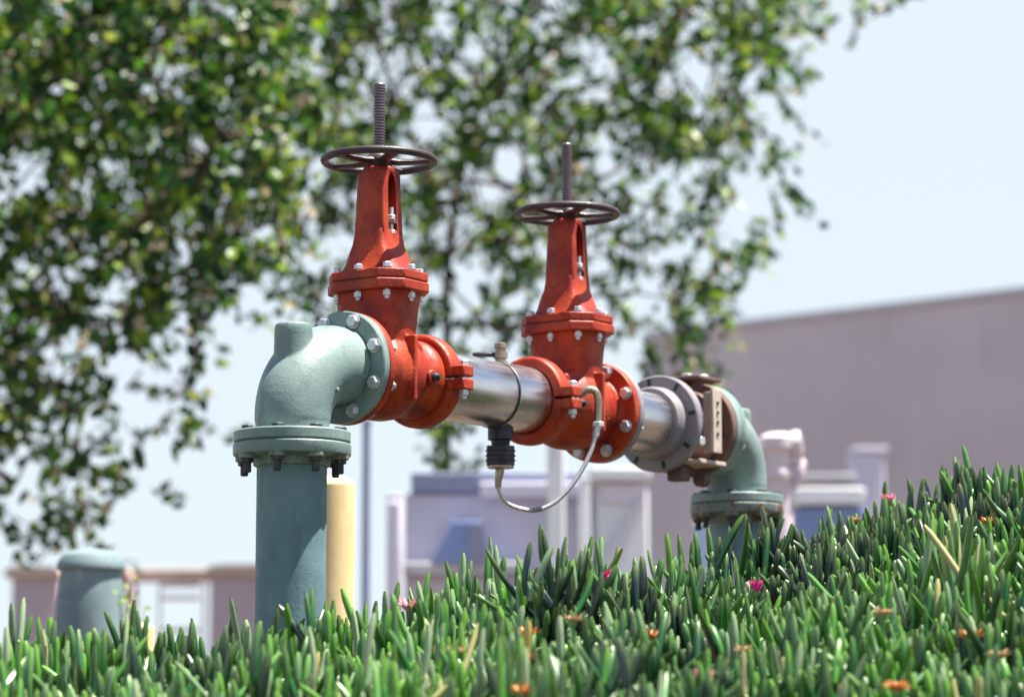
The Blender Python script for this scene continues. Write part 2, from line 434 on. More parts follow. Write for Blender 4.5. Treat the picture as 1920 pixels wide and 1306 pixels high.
def cast(o, voxel, it):
    """melt the crossing solids of one casting into a single skin with fillets"""
    r = o.modifiers.new('remesh', 'REMESH'); r.mode = 'VOXEL'; r.voxel_size = voxel; r.use_smooth_shade = True
    s_ = o.modifiers.new('smooth', 'SMOOTH'); s_.factor = 0.5; s_.iterations = it
def make_elbow():
    """long body elbow: starts at the riser joint (z=-.203), leaves along +X at x=.178"""
    mb = MB(); rings = []; n = 40
    rb = 0.150; r0 = 0.091
    path = [(Vector((0, 0, -0.178)), Vector((0, 0, 1)), 0.0885), (Vector((0, 0, -0.150)), Vector((0, 0, 1)), 0.0895)]
    for k in range(0, 19):
        a = (PI / 2) * k / 18
        c = Vector((rb - rb * math.cos(a), 0, -rb + rb * math.sin(a)))
        path.append((c, Vector((math.sin(a), 0, math.cos(a))), 0.091 + 0.008 * math.sin(a) * 1.0))
    path.append((Vector((0.165, 0, 0)), Vector((1, 0, 0)), 0.097))
    path.append((Vector((0.179, 0, 0)), Vector((1, 0, 0)), 0.101))
    for c, t, r in path:
        u = Vector((0, 1, 0)); w = t.cross(u)
        rings.append([c + (u * math.cos(2 * PI * k / n) + w * math.sin(2 * PI * k / n)) * r for k in range(n)])
    mb.rings(rings)
    mb.lathe([(0.047, -0.09), (0.047, 0.0), (0.046, 0.070), (0.044, 0.083), (0.040, 0.087), (0.026, 0.087), (0.024, 0.080)], (0.000, 0, 0), (0, 0, 1), 36)
    o = mb.build('elbow', M['green'], sharp=180)
    cast(o, 0.0032, 14)
    f = MB().lathe(flange_disc(0.140, -0.203, -0.176, 0.06) , (0, 0, 0), (0, 0, 1), 64)
    f2 = MB().lathe(flange_disc(0.140, 0.178, 0.2025, 0.06), (0, 0, 0), (1, 0, 0), 64)
    return o, f, f2
def add_elbow(mat, lbl=None):
    o, f, f2 = make_elbow()
    o.parent = asm; o.matrix_local = mat
    f.build('flange', M['green'], o, 0); f2.build('flange', M['green'], o, 0)
    MB().lathe([(0.006, 0), (0.006, 0.004), (0.003, 0.006)], (0.055, -0.091, -0.075), (0.1, -1, 0), 12).build('plug', M['green'], o)
    return o
el1 = add_elbow(Matrix.Identity(4))
el2 = add_elbow(Matrix.Translation((LEN, 0, 0)) @ Matrix.Rotation(PI, 4, 'Z'))
ring_bolts('flange', el1, (0.2030, 0, 0), (-1, 0, 0), 0.119, 8, PI / 8)
ring_bolts('flange', el2, (0.2030, 0, 0), (1, 0, 0), 0.119, 8, PI / 8)
# risers
for sx, el in ((0, el1), (LEN, el2)):
    rp = MB().lathe([(0.084, -1.25), (0.084, -0.232)], (sx, 0, 0), (0, 0, 1), 48).build('riser_pipe', M['pipegreen'], asm)
    fl = MB().lathe([(0.085, -0.262), (0.092, -0.258), (0.094, -0.240), (0.120, -0.2365), (0.140, -0.2345), (0.1415, -0.231), (0.1415, -0.209), (0.139, -0.206), (0.06, -0.206)], (sx, 0, 0), (0, 0, 1), 64).build('flange', M['greenrust'] if sx else M['green'], rp)
    # cast ears round the lower edge that carry the bolts
    for k in range(8):
        a = PI / 8 + k * PI / 4
        MB().lathe([(0.020, -0.246), (0.022, -0.243), (0.022, -0.2335)], (sx + math.cos(a) * 0.119, math.sin(a) * 0.119, 0), (0, 0, 1), 18).build('bolt_seat', M['greenrust'], rp)
    MB().lathe([(0.137, -0.2062), (0.137, -0.2028)], (sx, 0, 0), (0, 0, 1), 64).build('gasket', M['gasket'], rp)
    ring_bolts('riser', rp, (sx, 0, -0.211), (0, 0, 1), 0.119, 8, PI / 8)

def octo(p, s_, c):
    # local x = along pipe, local y = across
    return [(s_, p - c), (s_ - c, p), (-s_ + c, p), (-s_, p - c), (-s_, -p + c), (-s_ + c, -p), (s_ - c, -p), (s_, -p + c)]

def make_valve(sx, flip):
    """flip=+1: flange on the low side, grooved end on the high side"""
    o0 = Vector((sx, 0, 0)); d = Vector((flip, 0, 0))
    mb = MB()
    # barrel along the pipe
    fo = 0.129 if flip > 0 else 0.155
    mb.lathe([(0.050, -fo), (0.137, -fo), (0.140, -fo + 0.003), (0.140, -fo + 0.022), (0.137, -fo + 0.025), (0.102, -fo + 0.027), (0.095, -fo + 0.036), (0.093, -0.085),
              (0.100, -0.066), (0.113, -0.045), (0.1175, -0.02), (0.1175, 0.02), (0.113, 0.045), (0.101, 0.066), (0.093, 0.085),
              (0.091, 0.10), (0.094, 0.118), (0.101, 0.132), (0.101, 0.150), (0.092, 0.158), (0.05, 0.158)], o0, d, 56)
    # upright gate housing
    H = []
    for z, p, s_ in ((-0.02, 0.088, 0.062), (0.04, 0.089, 0.066), (0.085, 0.092, 0.069), (0.12, 0.095, 0.072), (0.155, 0.099, 0.073), (0.190, 0.103, 0.077), (0.2005, 0.108, 0.082)):
        H.append([(sx + a, b_, z) for a, b_, _ in sup(s_, p, 0, 44, 3.2)])
    mb.rings(H)
    # casting ribs on both cheeks and a plug boss
    for sg in (-1, 1):
        mb.box(sx - 0.007, sx + 0.007, sg * 0.122 if sg < 0 else 0.080, -0.080 if sg < 0 else 0.122, -0.075, 0.090)
        mb.tube([(sx + flip * 0.05, sg * 0.060, 0.085), (sx + flip * 0.088, sg * 0.050, 0.070), (sx + flip * 0.10, sg * 0.035, 0.05)], [0.016, 0.020, 0.022], 14)
    body = mb.build('gate_valve', M['red'], asm, sharp=180); cast(body, 0.0026, 5)
    tag(body, 'red gate valve beside the near green elbow' if flip > 0 else 'red gate valve farther along the steel pipe')
    lf = MB().prism([(sx + a, b_) for a, b_ in octo(0.122, 0.099, 0.048)], 0.2005, 0.2265).build('body_flange', M['red'], body, 0.004)
    MB().prism([(sx + a, b_) for a, b_ in octo(0.117, 0.094, 0.046)], 0.226, 0.2295).build('gasket', M['gasket'], body)
    mb = MB()
    mb.prism([(sx + a, b_) for a, b_ in octo(0.120, 0.097, 0.048)], 0.229, 0.251)
    bon = []
    for z, p, s_ in ((0.2505, 0.094, 0.078), (0.258, 0.090, 0.074), (0.272, 0.080, 0.068), (0.290, 0.069, 0.062), (0.308, 0.059, 0.055), (0.325, 0.0525, 0.0515), (0.343, 0.0495, 0.0495), (0.362, 0.0465, 0.0468), (0.364, 0.040, 0.040)):
        bon.append([(sx + a, b_, z) for a, b_, _ in sup(s_, p, 0, 40, 3.0 if z < 0.28 else (4.2 if z < 0.3 else 6.5))])
    mb.rings(bon)
    mb.build('bonnet', M['red'], body, 0.003)
    # yoke: two upright slabs joined by a top boss, window between them
    mb = MB()
    for sg in (-1, 1):
        rr = []
        for z, p, a0, a1 in ((0.345, 0.0475, 0.047, 0.016), (0.38, 0.0455, 0.0465, 0.0165), (0.45, 0.043, 0.044, 0.0165), (0.478, 0.0415, 0.043, 0.0155), (0.5, 0.041, 0.0425, 0.010), (0.512, 0.040, 0.042, 0.0)):
            rr.append([(sx + sg * a0, -p * 0.72, z), (sx + sg * a0 * 0.84, -p, z), (sx + sg * a1, -p, z), (sx + sg * (a1 + 0.004), 0, z), (sx + sg * a1, p, z), (sx + sg * a0 * 0.84, p, z), (sx + sg * a0, p * 0.72, z)])
        mb.rings(rr if sg < 0 else [list(reversed(r)) for r in rr])
    mb.box(sx - 0.030, sx + 0.030, 0.026, 0.034, 0.345, 0.508)  # back web, added so the yoke window stays dark inside
    mb.lathe([(0.042, 0.508), (0.043, 0.515), (0.041, 0.523), (0.034, 0.528)], o0, (0, 0, 1), 32)
    mb.build('yoke', M['red'], body, 0.002)
    # packing gland
    mb = MB()
    mb.lathe([(0.026, 0.35), (0.026, 0.372)], o0, (0, 0, 1), 24)
    mb.prism([(sx + a, b_) for a, b_ in octo(0.052, 0.017, 0.010)], 0.378, 0.390)
    mb.build('packing_gland', M['brown'], body, 0.001)
    for sg in (-1, 1):
        mb = MB(); mb.lathe([(0.0055, 0.335), (0.0055, 0.420)], (sx, sg * 0.040, 0), (0, 0, 1), 10)
        hexa(mb, 0.0105, 0.0, 0.010, (sx, sg * 0.040, 0.3905), (0, 0, 1)); hexa(mb, 0.0105, 0.0, 0.010, (sx, sg * 0.040, 0.3525), (0, 0, 1))
        mb.build('gland_bolt', M['bolt'], body)
    # threaded stem
    prof = [(0.0135, 0.33), (0.0135, 0.40)]
    z = 0.40
    while z < 0.736:
        prof += [(0.0150, z + 0.0015), (0.0150, z + 0.0035), (0.0118, z + 0.0050), (0.0118, z + 0.0065)]; z += 0.0075
    prof += [(0.0145, z + 0.001), (0.0145, z + 0.004), (0.011, z + 0.008)]
    MB().lathe(prof, o0, (0, 0, 1), 20).build('stem', M['stem'], body, sharp=20)
    # handwheel
    mb = MB(); n = 72; Rw = 0.1385; zc = 0.5445
    rings = []
    for k in range(n):
        a = 2 * PI * k / n; rad = Vector((math.cos(a), math.sin(a), 0))
        rings.append([Vector((sx, 0, zc)) + rad * (Rw + 0.0105 * math.cos(2 * PI * j / 12)) + Vector((0, 0, 0.0100 * math.sin(2 * PI * j / 12))) for j in range(12)])
    rings.append(rings[0])
    mb.rings(rings, False, False)
    for k in range(5):
        a = 2 * PI * k / 5 + 0.35
        dv = Vector((math.cos(a), math.sin(a), 0)); pv = Vector((-math.sin(a), math.cos(a), 0))
        rr = []
        for t, w_, h_, zz in ((0.022, 0.020, 0.010, 0.0), (0.05, 0.016, 0.0085, -0.003), (0.09, 0.015, 0.0075, -0.002), (0.118, 0.018, 0.0075, 0.0), (0.134, 0.030, 0.008, 0.0)):
            c_ = Vector((sx, 0, zc + zz)) + dv * t
            rr.append([c_ + pv * (w_ * math.cos(2 * PI * j / 10)) + Vector((0, 0, h_ * math.sin(2 * PI * j / 10))) for j in range(10)])
        mb.rings(rr)
    mb.lathe([(0.030, -0.016), (0.034, -0.008), (0.034, 0.008), (0.028, 0.014), (0.020, 0.017)], (sx, 0, zc), (0, 0, 1), 28)
    mb.build('handwheel', M['wheel'], body, sharp=45)
    mb = MB(); hexa(mb, 0.026, 0.0, 0.014, (sx, 0, zc + 0.017), (0, 0, 1)); mb.build('wheel_nut', M['wheel'], body)
    # bonnet bolts
    for a, b_ in ((0.081, 0), (-0.081, 0), (0.066, 0.079), (-0.066, 0.079), (0.066, -0.079), (-0.066, -0.079), (0, 0.104), (0, -0.104)):
        put_bolt('bonnet', body, Matrix.Translation((sx + a, b_, 0.2258)) @ Matrix.Rotation(random.random() * 3, 4, 'Z'))
    # test plugs
    for sg in (-1, 1):
        MB().lathe([(0.019, 0.0), (0.019, 0.014), (0.016, 0.017)], (sx + flip * 0.095, sg * 0.088, -0.005), (0, sg, 0), 24).build('test_boss', M['red'], body, 0.001)
        MB().lathe([(0.011, 0.0), (0.011, 0.010), (0.007, 0.013), (0.006, 0.022)], (sx + flip * 0.095, sg * 0.105, -0.005), (0, sg, 0), 12).build('test_plug', M['darkbolt'], body)
    return body
v1 = make_valve(S1, 1)
v2 = make_valve(S2, -1)
ring_bolts('flange', v2, (S2 + 0.155, 0, 0), (-1, 0, 0), 0.119, 8, PI / 8)

def coupling(sx):
    mb = MB()
    for zs in (1, -1):
        rings = []
        prof = [(0.090, -0.026), (0.112, -0.026), (0.119, -0.020), (0.121, -0.008), (0.121, 0.008), (0.119, 0.020), (0.112, 0.026), (0.090, 0.026)]
        for k in range(0, 25):
            a = R(2) + (PI - R(4)) * k / 24
            rings.append([(sx + t, r * math.cos(a), zs * r * math.sin(a)) for r, t in prof])
        mb.rings(rings if zs < 0 else [list(reversed(r)) for r in rings])
        for ps in (-1, 1):
            y0, y1 = sorted((ps * 0.112, ps * 0.152)); z0, z1 = sorted((zs * 0.003, zs * 0.031))
            mb.box(sx - 0.023, sx + 0.023, y0, y1, z0, z1)
    o = mb.build('pipe_coupling', M['red'], asm, 0.004)
    for ps in (-1, 1):
        put_bolt('small', o, Matrix.Translation((sx, ps * 0.137, 0)) @ Matrix.Rotation(0.4, 4, 'Z') @ Matrix.Scale(1.18, 4))
    return o
c1 = coupling(0.512); c2 = coupling(1.010)

# stainless check valve housing
sp = MB().lathe([(0.060, 0.500), (0.0875, 0.500), (0.0875, 0.690), (0.0875, 0.826), (0.0865, 0.829), (0.0865, 0.8315)], (0, 0, 0), (1, 0, 0), 72).build('steel_pipe', M['steel'], asm)
MB().lathe([(0.0865, 0.8345), (0.0865, 0.837), (0.0890, 0.840), (0.0890, 1.0), (0.060, 1.0)], (0, 0, 0), (1, 0, 0), 72).build('check_valve_housing', M['steel'], sp)
MB().lathe([(0.0885, 0.8305), (0.0900, 0.8325), (0.0900, 0.8350), (0.0885, 0.8370)], (0, 0, 0), (1, 0, 0), 72).build('seal_band', M['gasket'], sp)
sp2 = MB().lathe([(0.050, 1.345), (0.084, 1.346), (0.084, 1.640)], (0, 0, 0), (1, 0, 0), 72).build('steel_pipe', M['steel'], asm)
MB().lathe(flange_disc(0.140, 1.3455, 1.3705, 0.0845), (0, 0, 0), (1, 0, 0), 64).build('flange', M['greyflange'], sp2)
# test cock on top of the housing
SC = 0.868
tcock = MB().lathe([(0.020, 0.083), (0.020, 0.092), (0.014, 0.094), (0.014, 0.099), (0.019, 0.101), (0.019, 0.117), (0.013, 0.119), (0.013, 0.126), (0.017, 0.128), (0.017, 0.140), (0.010, 0.143)], (SC, 0, 0), (0, 0, 1), 20).build('test_cock', M['brass'], sp)
mb = MB(); mb.tube([(SC - 0.008, 0.010, 0.109), (SC - 0.017, 0.021, 0.111), (SC - 0.042, 0.052, 0.111), (SC - 0.047, 0.058, 0.111)], [0.0055, 0.0065, 0.0065, 0.004], 12)
mb.build('handle', M['black'], tcock)
# drain fitting below
mb = MB(); mb.lathe([(0.034, -0.078), (0.034, -0.118), (0.026, -0.120), (0.024, -0.132), (0.030, -0.135)], (SC, 0, 0), (0, 0, 1), 24)
mb.prism([(SC + a, b_) for a, b_ in octo(0.031, 0.031, 0.010)], -0.186, -0.134)
for zz in (-0.145, -0.158, -0.171): mb.prism([(SC + a, b_) for a, b_ in octo(0.034, 0.034, 0.012)], zz - 0.004, zz)
dr = mb.build('drain_fitting', M['black'], sp, 0.001)
MB().lathe([(0.036, -0.194), (0.036, -0.1865)], (SC, 0, 0), (0, 0, 1), 8).build('brass_ring', M['brass'], dr, 0.001)
# hose with end fittings
hp = [(SC, 0.0, -0.190)]
Dh0 = D0 + SC * math.sin(TH); Dh1 = D0 + 1.06 * math.sin(TH) - 0.075
hs = [(934, 905, 0.0), (938, 925, .06), (950, 942, .14), (968, 951, .22), (992, 956, .3), (1016, 953, .4), (1042, 940, .5), (1068, 914, .62), (1090, 882, .74), (1106, 850, .84), (1116, 818, .92), (1121, 796, 1.0)]
for px, py, t in hs: hp.append(tuple(loc_at(px, py, Dh0 + (Dh1 - Dh0) * t)))
# smooth the path
P = [Vector(p) for p in hp]
def catmull(P, m=5):
    o = []
    for i in range(len(P) - 1):
        p0, p1, p2, p3 = P[max(i - 1, 0)], P[i], P[i + 1], P[min(i + 2, len(P) - 1)]
        for k in range(m):
            t = k / m
            o.append(0.5 * ((2 * p1) + (p2 - p0) * t + (2 * p0 - 5 * p1 + 4 * p2 - p3) * t * t + (3 * p1 - p0 - 3 * p2 + p3) * t ** 3))
    return o + [P[-1]]
PP = catmull(P)
hose = MB().tube(PP, 0.0062, 12).build('hose', M['hose'], asm)
MB().tube([PP[1], PP[2], PP[4], PP[6], PP[7]], [0.012, 0.012, 0.010, 0.009, 0.009], 12).build('hose_ferrule', M['brass'], hose)
MB().tube([PP[-6], PP[-5], PP[-3], PP[-2], PP[-1]], [0.009, 0.010, 0.010, 0.012, 0.012], 12).build('hose_ferrule', M['bolt'], hose)
q = PP[len(PP) // 2 - 4: len(PP) // 2 + 1]
MB().tube(q, 0.0068, 12).build('hose_sleeve', M['greyflange'], hose)
E0 = PP[-1]; tap = Vector((1.052, -0.118, 0.012))
mid = Vector((E0.x - 0.004, E0.y, tap.z + 0.010))
MB().tube(catmull([E0, E0 + Vector((0, 0, 0.012)), mid + Vector((0.0, 0, -0.006)), (mid + tap) / 2 + Vector((0, 0, 0.010)), tap + (mid - tap) * 0.2, tap + Vector((0, 0.03, 0))], 4), 0.0105, 14).build('hose_elbow', M['brass'], hose)
mb = MB(); hexa(mb, 0.017, 0, 0.012, E0 + Vector((0, 0, -0.004)), (0, 0, 1)); mb.build('hose_nut', M['bolt'], hose); mb = MB(); hexa(mb, 0.019, -0.006, 0.012, tap, (0, -1, 0)); mb.build('hose_nut', M['bolt'], hose)

# grey flange, brown butterfly body with bracket, brown companion flange
gf = MB().lathe([(0.0845, 1.612), (0.098, 1.613), (0.104, 1.622), (0.106, 1.654), (0.137, 1.655), (0.141, 1.659), (0.141, 1.683), (0.138, 1.687), (0.06, 1.687)], (0, 0, 0), (1, 0, 0), 72).build('grey_flange', M['greyflange'], asm)
for k in range(8):
    cut = MB()
    a = 2 * PI * k / 8 + PI / 8 + .2
    c_ = Vector((0, math.cos(a), math.sin(a)))
    # raised cast lugs with dark slots between
    t_ = Vector((0, -math.sin(a), math.cos(a)))
    cut.rings([[Vector((1.6535, 0, 0)) + c_ * r + t_ * w_ for r, w_ in ((0.112, -0.006), (0.134, -0.006), (0.134, 0.006), (0.112, 0.006))],
               [Vector((1.656, 0, 0)) + c_ * r + t_ * w_ for r, w_ in ((0.112, -0.006), (0.134, -0.006), (0.134, 0.006), (0.112, 0.006))]])
    cut.build('bolt_slot', M['gasket'], gf)
bb = MB().lathe([(0.06, 1.687), (0.112, 1.688), (0.115, 1.695), (0.108, 1.712), (0.100, 1.730), (0.098, 1.800), (0.106, 1.822), (0.112, 1.832), (0.112, 1.842), (0.06, 1.843)], (0, 0, 0), (1, 0, 0), 56)
bb.box(1.725, 1.800, -0.035, 0.035, 0.090, 0.128)
bb.box(1.725, 1.800, -0.035, 0.035, -0.135, -0.090)
bbo = bb.build('butterfly_valve', M['brown'], asm, 0.003)
mb = MB(); mb.box(1.700, 1.830, -0.118, 0.05, 0.1285, 0.140); mb.build('top_bracket', M['brown'], bbo, 0.003)
mb = MB(); mb.box(1.752, 1.762, -0.135, -0.100, -0.080, 0.095); mb.box(1.733, 1.781, -0.146, -0.136, -0.085, 0.100)
br = mb.build('side_plate', M['plate'], bbo, 0.0015)
for zz in (0.06, 0.032, 0.004, -0.03): MB().lathe([(0.0055, 0), (0.0055, 0.003), (0.004, 0.004)], (1.757, -0.146, zz), (0, -1, 0), 12).build('rivet', M['darkbolt'], br)
mb = MB(); mb.box(1.69, 1.835, -0.128, -0.02, -0.118, -0.106); mb.build('lower_bracket', M['plate'], bbo, 0.002)
mb = MB(); mb.box(1.695, 1.745, -0.060, -0.010, -0.165, -0.119); mb.lathe([(0.022, 0), (0.022, 0.035)], (1.79, -0.06, -0.155), (1, 0, 0), 16); mb.build('drain_block', M['brown'], bbo, 0.003)
mb = MB(); hexa(mb, 0.015, 0, 0.012, (1.745, -0.05, 0.1402), (0, 0, 1)); mb.build('bolt', M['bolt'], bbo)
mb = MB(); hexa(mb, 0.015, 0, 0.012, (1.800, -0.075, 0.1402), (0, 0, 1), 0.4); mb.build('bolt', M['bolt'], bbo)
for yy, zz in ((-0.118, -0.055),): 
    mb = MB(); hexa(mb, 0.014, 0, 0.014, (1.700, yy, zz), (-0.3, -1, 0)); mb.build('bolt', M['bolt'], bbo)
cf = MB().lathe(flange_disc(0.1405, 1.8545, 1.8815, 0.06), (0, 0, 0), (1, 0, 0), 64).build('brown_flange', M['brown'], asm)
MB().lathe([(0.100, 1.842), (0.100, 1.855)], (0, 0, 0), (1, 0, 0), 48).build('flange_hub', M['brown'], cf)
# far elbow flange ends at LEN-.2025 = 1.9132; companion pipe ring closes the joint
MB().lathe([(0.137, 1.8812), (0.137, 1.8845), (0.1395, 1.8850), (0.1395, 1.9130)], (0, 0, 0), (1, 0, 0), 64).build('flange_ring', M['green'], cf)

# ------------------------------------------------------------ bollards
def bollard(px, ptop, D, r, label):
    p = at(px, ptop, D); gz = float(height(p.x, p.y))
    t = empty('bollard', (p.x, p.y, gz)); h = p.z - gz
    tag(t, label, 'bollard')
    MB().lathe([(r, -0.2), (r, h - 0.05), (r * 1.0, h - r * 0.42)], (0, 0, 0), (0, 0, 1), 40).build('post', M['yellow'], t)
    MB().lathe([(r * 1.002, h - r * 0.42), (r * 0.97, h - r * 0.30), (r * 0.82, h - r * 0.14), (r * 0.55, h - r * 0.04), (r * 0.2, h)], (0, 0, 0), (0, 0, 1), 40).build('domed_cap', M['yellow'], t)
    return t
bollard(621, 892, 8.6, 0.076, 'tall pale yellow bollard close behind the near riser pipe')
bollard(266, 1168, 8.6, 0.040, 'short yellow bollard poking out of the ice plant at the left')

# ------------------------------------------------------------ blurred things behind
def px_box(mb, x0, x1, y0, y1, D, depth, off=0.0):
    a = at(x0, y1, D); b_ = at(x1, y0, D)
    mb.box(a.x, b_.x, D + off, D + off + depth, a.z, b_.z)
def thing_boxes(name, label, cat, D, parts, group=None):
    base = at((parts[0][2] + parts[0][3]) / 2, 1100, D); gz = CZ - 0.25
    t = empty(name, (base.x, D, gz)); tag(t, label, cat, group)
    for nm, mt, x0, x1, y0, y1, off, depth in parts:
        mb = MB(); px_box(mb, x0, x1, y0, y1, D, depth, off)
        mb.v = [(v[0] - base.x, v[1] - D, max(v[2], gz - 0.05) - gz) for v in mb.v]
        mb.build(nm, M[mt], t, 0.01)
    return t
# big grey building
a = at(1212, 640, 45.0); b_ = at(1920, 548, 40.4)
dv = (b_ - a); zt = (a.z + b_.z) / 2; ext = a + dv * 2.6
bl = empty('grey_building', (a.x, a.y, CZ - 0.25)); tag(bl, 'long plain grey building wall rising to the right', 'building')
dh = Vector((dv.x, dv.y, 0)).normalized(); nn = Vector((-dh.y, dh.x, 0))
Lw = (Vector((ext.x, ext.y, 0)) - Vector((a.x, a.y, 0))).length; h = zt - (CZ - 0.25)
bl.rotation_euler = (0, 0, math.atan2(dh.y, dh.x))
MB().box(0, Lw, 0, 14, -0.3, h).build('wall', M['bigwall'], bl)
MB().box(-0.05, Lw + 0.05, -0.06, 14.06, h + 0.002, h + 0.12).build('coping', M['coping'], bl)
# equipment shed
thing_boxes('equipment_shed', 'low lavender grey shed with a slate blue flat roof', 'shed', 17.5, [
    ('wall', 'lavwall', 757, 1112, 925, 1500, 0.0, 2.6),
    ('roof', 'blueroof', 772, 1215, 888, 924, -0.12, 3.0),
    ('fascia', 'lavwall', 900, 1110, 908, 936, -0.17, 0.04),
    ('ledge', 'coping', 757, 985, 1057, 1080, -0.22, 0.21)])
# blue leaning hood on its wall
D = 17.25
p = [at(x, y, D) for x, y in ((808, 1056), (908, 1056), (902, 976), (848, 976))]
c0 = at(858, 1056, D)
t = empty('blue_hood', (c0.x, D, c0.z)); tag(t, 'blue sloping hood against the lavender shed wall', 'hood')
fr = [(q.x - c0.x, 0, q.z - c0.z) for q in p]
MB().rings([fr, [(x * 1.0, 0.30, z) for x, _, z in fr]]).build('panel', M['blue'], t, 0.006)
mb = MB(); a2 = at(880, 980, D); b2 = at(918, 1056, D)
mb.rings([[(a2.x - c0.x, -0.02, a2.z - c0.z), (at(902, 980, D).x - c0.x, -0.02, a2.z - c0.z), (b2.x - c0.x, -0.02, 0), (at(878, 1056, D).x - c0.x, -0.02, 0)],
          [(a2.x - c0.x, -0.004, a2.z - c0.z), (at(902, 980, D).x - c0.x, -0.004, a2.z - c0.z), (b2.x - c0.x, -0.004, 0), (at(878, 1056, D).x - c0.x, -0.004, 0)]]).build('end_panel', M['blueroof'], t)
def post(px, w, ytop, D, mt, label, group=None, name='post'):
    p = at(px, ytop, D); r = w / 2 * D / F; gz = CZ - 0.25
    t = empty(name, (p.x, D, gz)); tag(t, label, 'post', group); hh = p.z - gz
    MB().box(-r, r, -r, r, -0.1, hh - 0.03).build('shaft', M[mt], t, r * 0.15)
    MB().box(-r * 1.12, r * 1.12, -r * 1.12, r * 1.12, hh - 0.029, hh).build('cap', M[mt], t, 0.004)
post(1042, 32, 800, 16.0, 'white', 'taller white square post left of the white cabinet')
post(1095, 20, 895, 16.2, 'white', 'slimmer white post just beside the white cabinet')
post(688, 17, 785, 15.5, 'palepost', 'slim blue grey post right of the yellow bollard')
cab = thing_boxes('white_cabinet', 'white cabinet with a projecting lid and diagonal brace behind the steel pipe', 'cabinet', 16.8, [
    ('body', 'white', 1122, 1214, 905, 1500, 0.0, 0.9),
    ('lid', 'white', 1105, 1219, 880, 903, -0.15, 1.2),
    ('upper_panel', 'lavwall', 1128, 1208, 905, 945, -0.03, 0.028)])
mb = MB(); base = cab.location
a = at(1132, 1052, 16.75) - base; b_ = at(1205, 930, 16.75) - base
mb.tube([a, b_], 0.022, 6); mb.build('brace', M['lavwall'], cab)
thing_boxes('louvre_panel', 'pale white service panel beside the slim blue grey post', 'panel', 17.0, [
    ('frame', 'coping', 722, 756, 925, 1500, 0.0, 0.15), ('panel', 'lavwall', 726, 752, 940, 1130, -0.03, 0.028)])
# mauve wall on the left with rounded caps
def pillar(x0, x1, ytop, D, label, capover=3):
    t = thing_boxes('wall_pillar', label, 'pillar', D, [('shaft', 'tanwall', x0, x1, ytop + 20, 1500, 0.0, 0.6)], 'mauve wall piers at the left')
    a = at(x0 - capover, ytop + 20, D) - t.location; b_ = at(x1 + capover, ytop, D) - t.location
    h_ = b_.z - a.z; w_ = b_.x - a.x
    rr = []
    for yy in (-0.05, 0.65):
        pts = [(a.x, yy, a.z + 0.002), (a.x + w_, yy, a.z + 0.002)]
        pts += [(a.x + w_ / 2 + math.copysign(1, c) * w_ / 2 * (abs(c) ** 0.35), yy, a.z + 0.002 + h_ * abs(math.sin(math.acos(c))) ** 0.6) for c in [math.cos(PI * k / 14) for k in range(1, 14)]]
        rr.append(pts)
    MB().rings(rr).build('cap', M['tancap'], t)
pillar(12, 112, 1062, 25, 'leftmost mauve wall pier with a rounded tan cap')
pillar(150, 242, 1064, 25, 'mauve wall pier just behind the blue green standpipe')
pillar(388, 560, 1058, 25, 'wide mauve wall pier behind the near riser pipe')
thing_boxes('garden_wall', 'low mauve wall beam linking the capped piers', 'wall', 25.3, [
    ('panel', 'tanwall', 95, 170, 1085, 1500, 0.0, 0.25), ('beam', 'tancap', 96, 400, 1066, 1088, -0.05, 0.35)])
thing_boxes('open_gate', 'open white framed gate between two mauve piers', 'gate', 25.4, [
    ('stile', 'white', 290, 302, 1092, 1500, 0.0, 0.06), ('stile', 'white', 374, 386, 1092, 1500, 0.0, 0.06), ('rail', 'white', 302, 374, 1092, 1100, 0.0, 0.06),
    ('rail', 'lavwall', 302, 374, 1116, 1124, 0.01, 0.04), ('rail', 'white', 302, 374, 1176, 1186, 0.01, 0.04)])
# blue green standpipe with a spreading cap
D = 10.5
top = at(172, 1028, D); gz = float(height(top.x, D)); t = empty('standpipe', (top.x, D, gz))
tag(t, 'squat blue green standpipe with a domed cap in front of the mauve piers', 'standpipe'); hh = top.z - gz; k = D / F
MB().lathe([(64 * k, -0.2), (64 * k, hh - 110 * k), (60 * k, hh - 80 * k), (56 * k, hh - 42 * k)], (0, 0, 0), (0, 0, 1), 36).build('pipe', M['palegreen'], t)
MB().lathe([(56 * k, hh - 42 * k), (64 * k, hh - 38 * k), (64 * k, hh - 28 * k), (54 * k, hh - 12 * k), (34 * k, hh - 3 * k), (10 * k, hh)], (0, 0, 0), (0, 0, 1), 36).build('domed_cap', M['palegreen'], t)
# pinkish valve head on a post behind the far riser
D = 12.5; k = D / F
c0 = at(1462, 1080, D); gz = float(height(c0.x, D)); t = empty('hydrant', (c0.x, D, gz))
tag(t, 'blurred pinkish white pipe stand with an angled outlet behind the far green elbow', 'hydrant')
zz = lambda py: at(1462, py, D).z - gz
MB().lathe([(27 * k, -0.2), (27 * k, zz(900)), (34 * k, zz(898)), (34 * k, zz(885)), (26 * k, zz(880)), (28 * k, zz(850)), (36 * k, zz(840)), (36 * k, zz(822)), (22 * k, zz(812))], (0, 0, 0), (0, 0, 1), 28).build('barrel', M['pink'], t)
MB().lathe([(16 * k, -60 * k), (22 * k, -58 * k), (22 * k, -44 * k), (15 * k, -42 * k), (17 * k, 0), (20 * k, 26 * k), (27 * k, 28 * k), (27 * k, 44 * k), (14 * k, 46 * k)], (0, 0, zz(838)), (0.97, -0.1, 0.12), 24).build('outlet', M['pink'], t)
MB().tube([(22 * k, 0, zz(855)), (42 * k, -0.02, zz(870)), (38 * k, -0.03, zz(900)), (28 * k, -0.02, zz(915))], [12 * k, 12 * k, 9 * k, 6 * k], 12).build('side_arm', M['pink'], t)
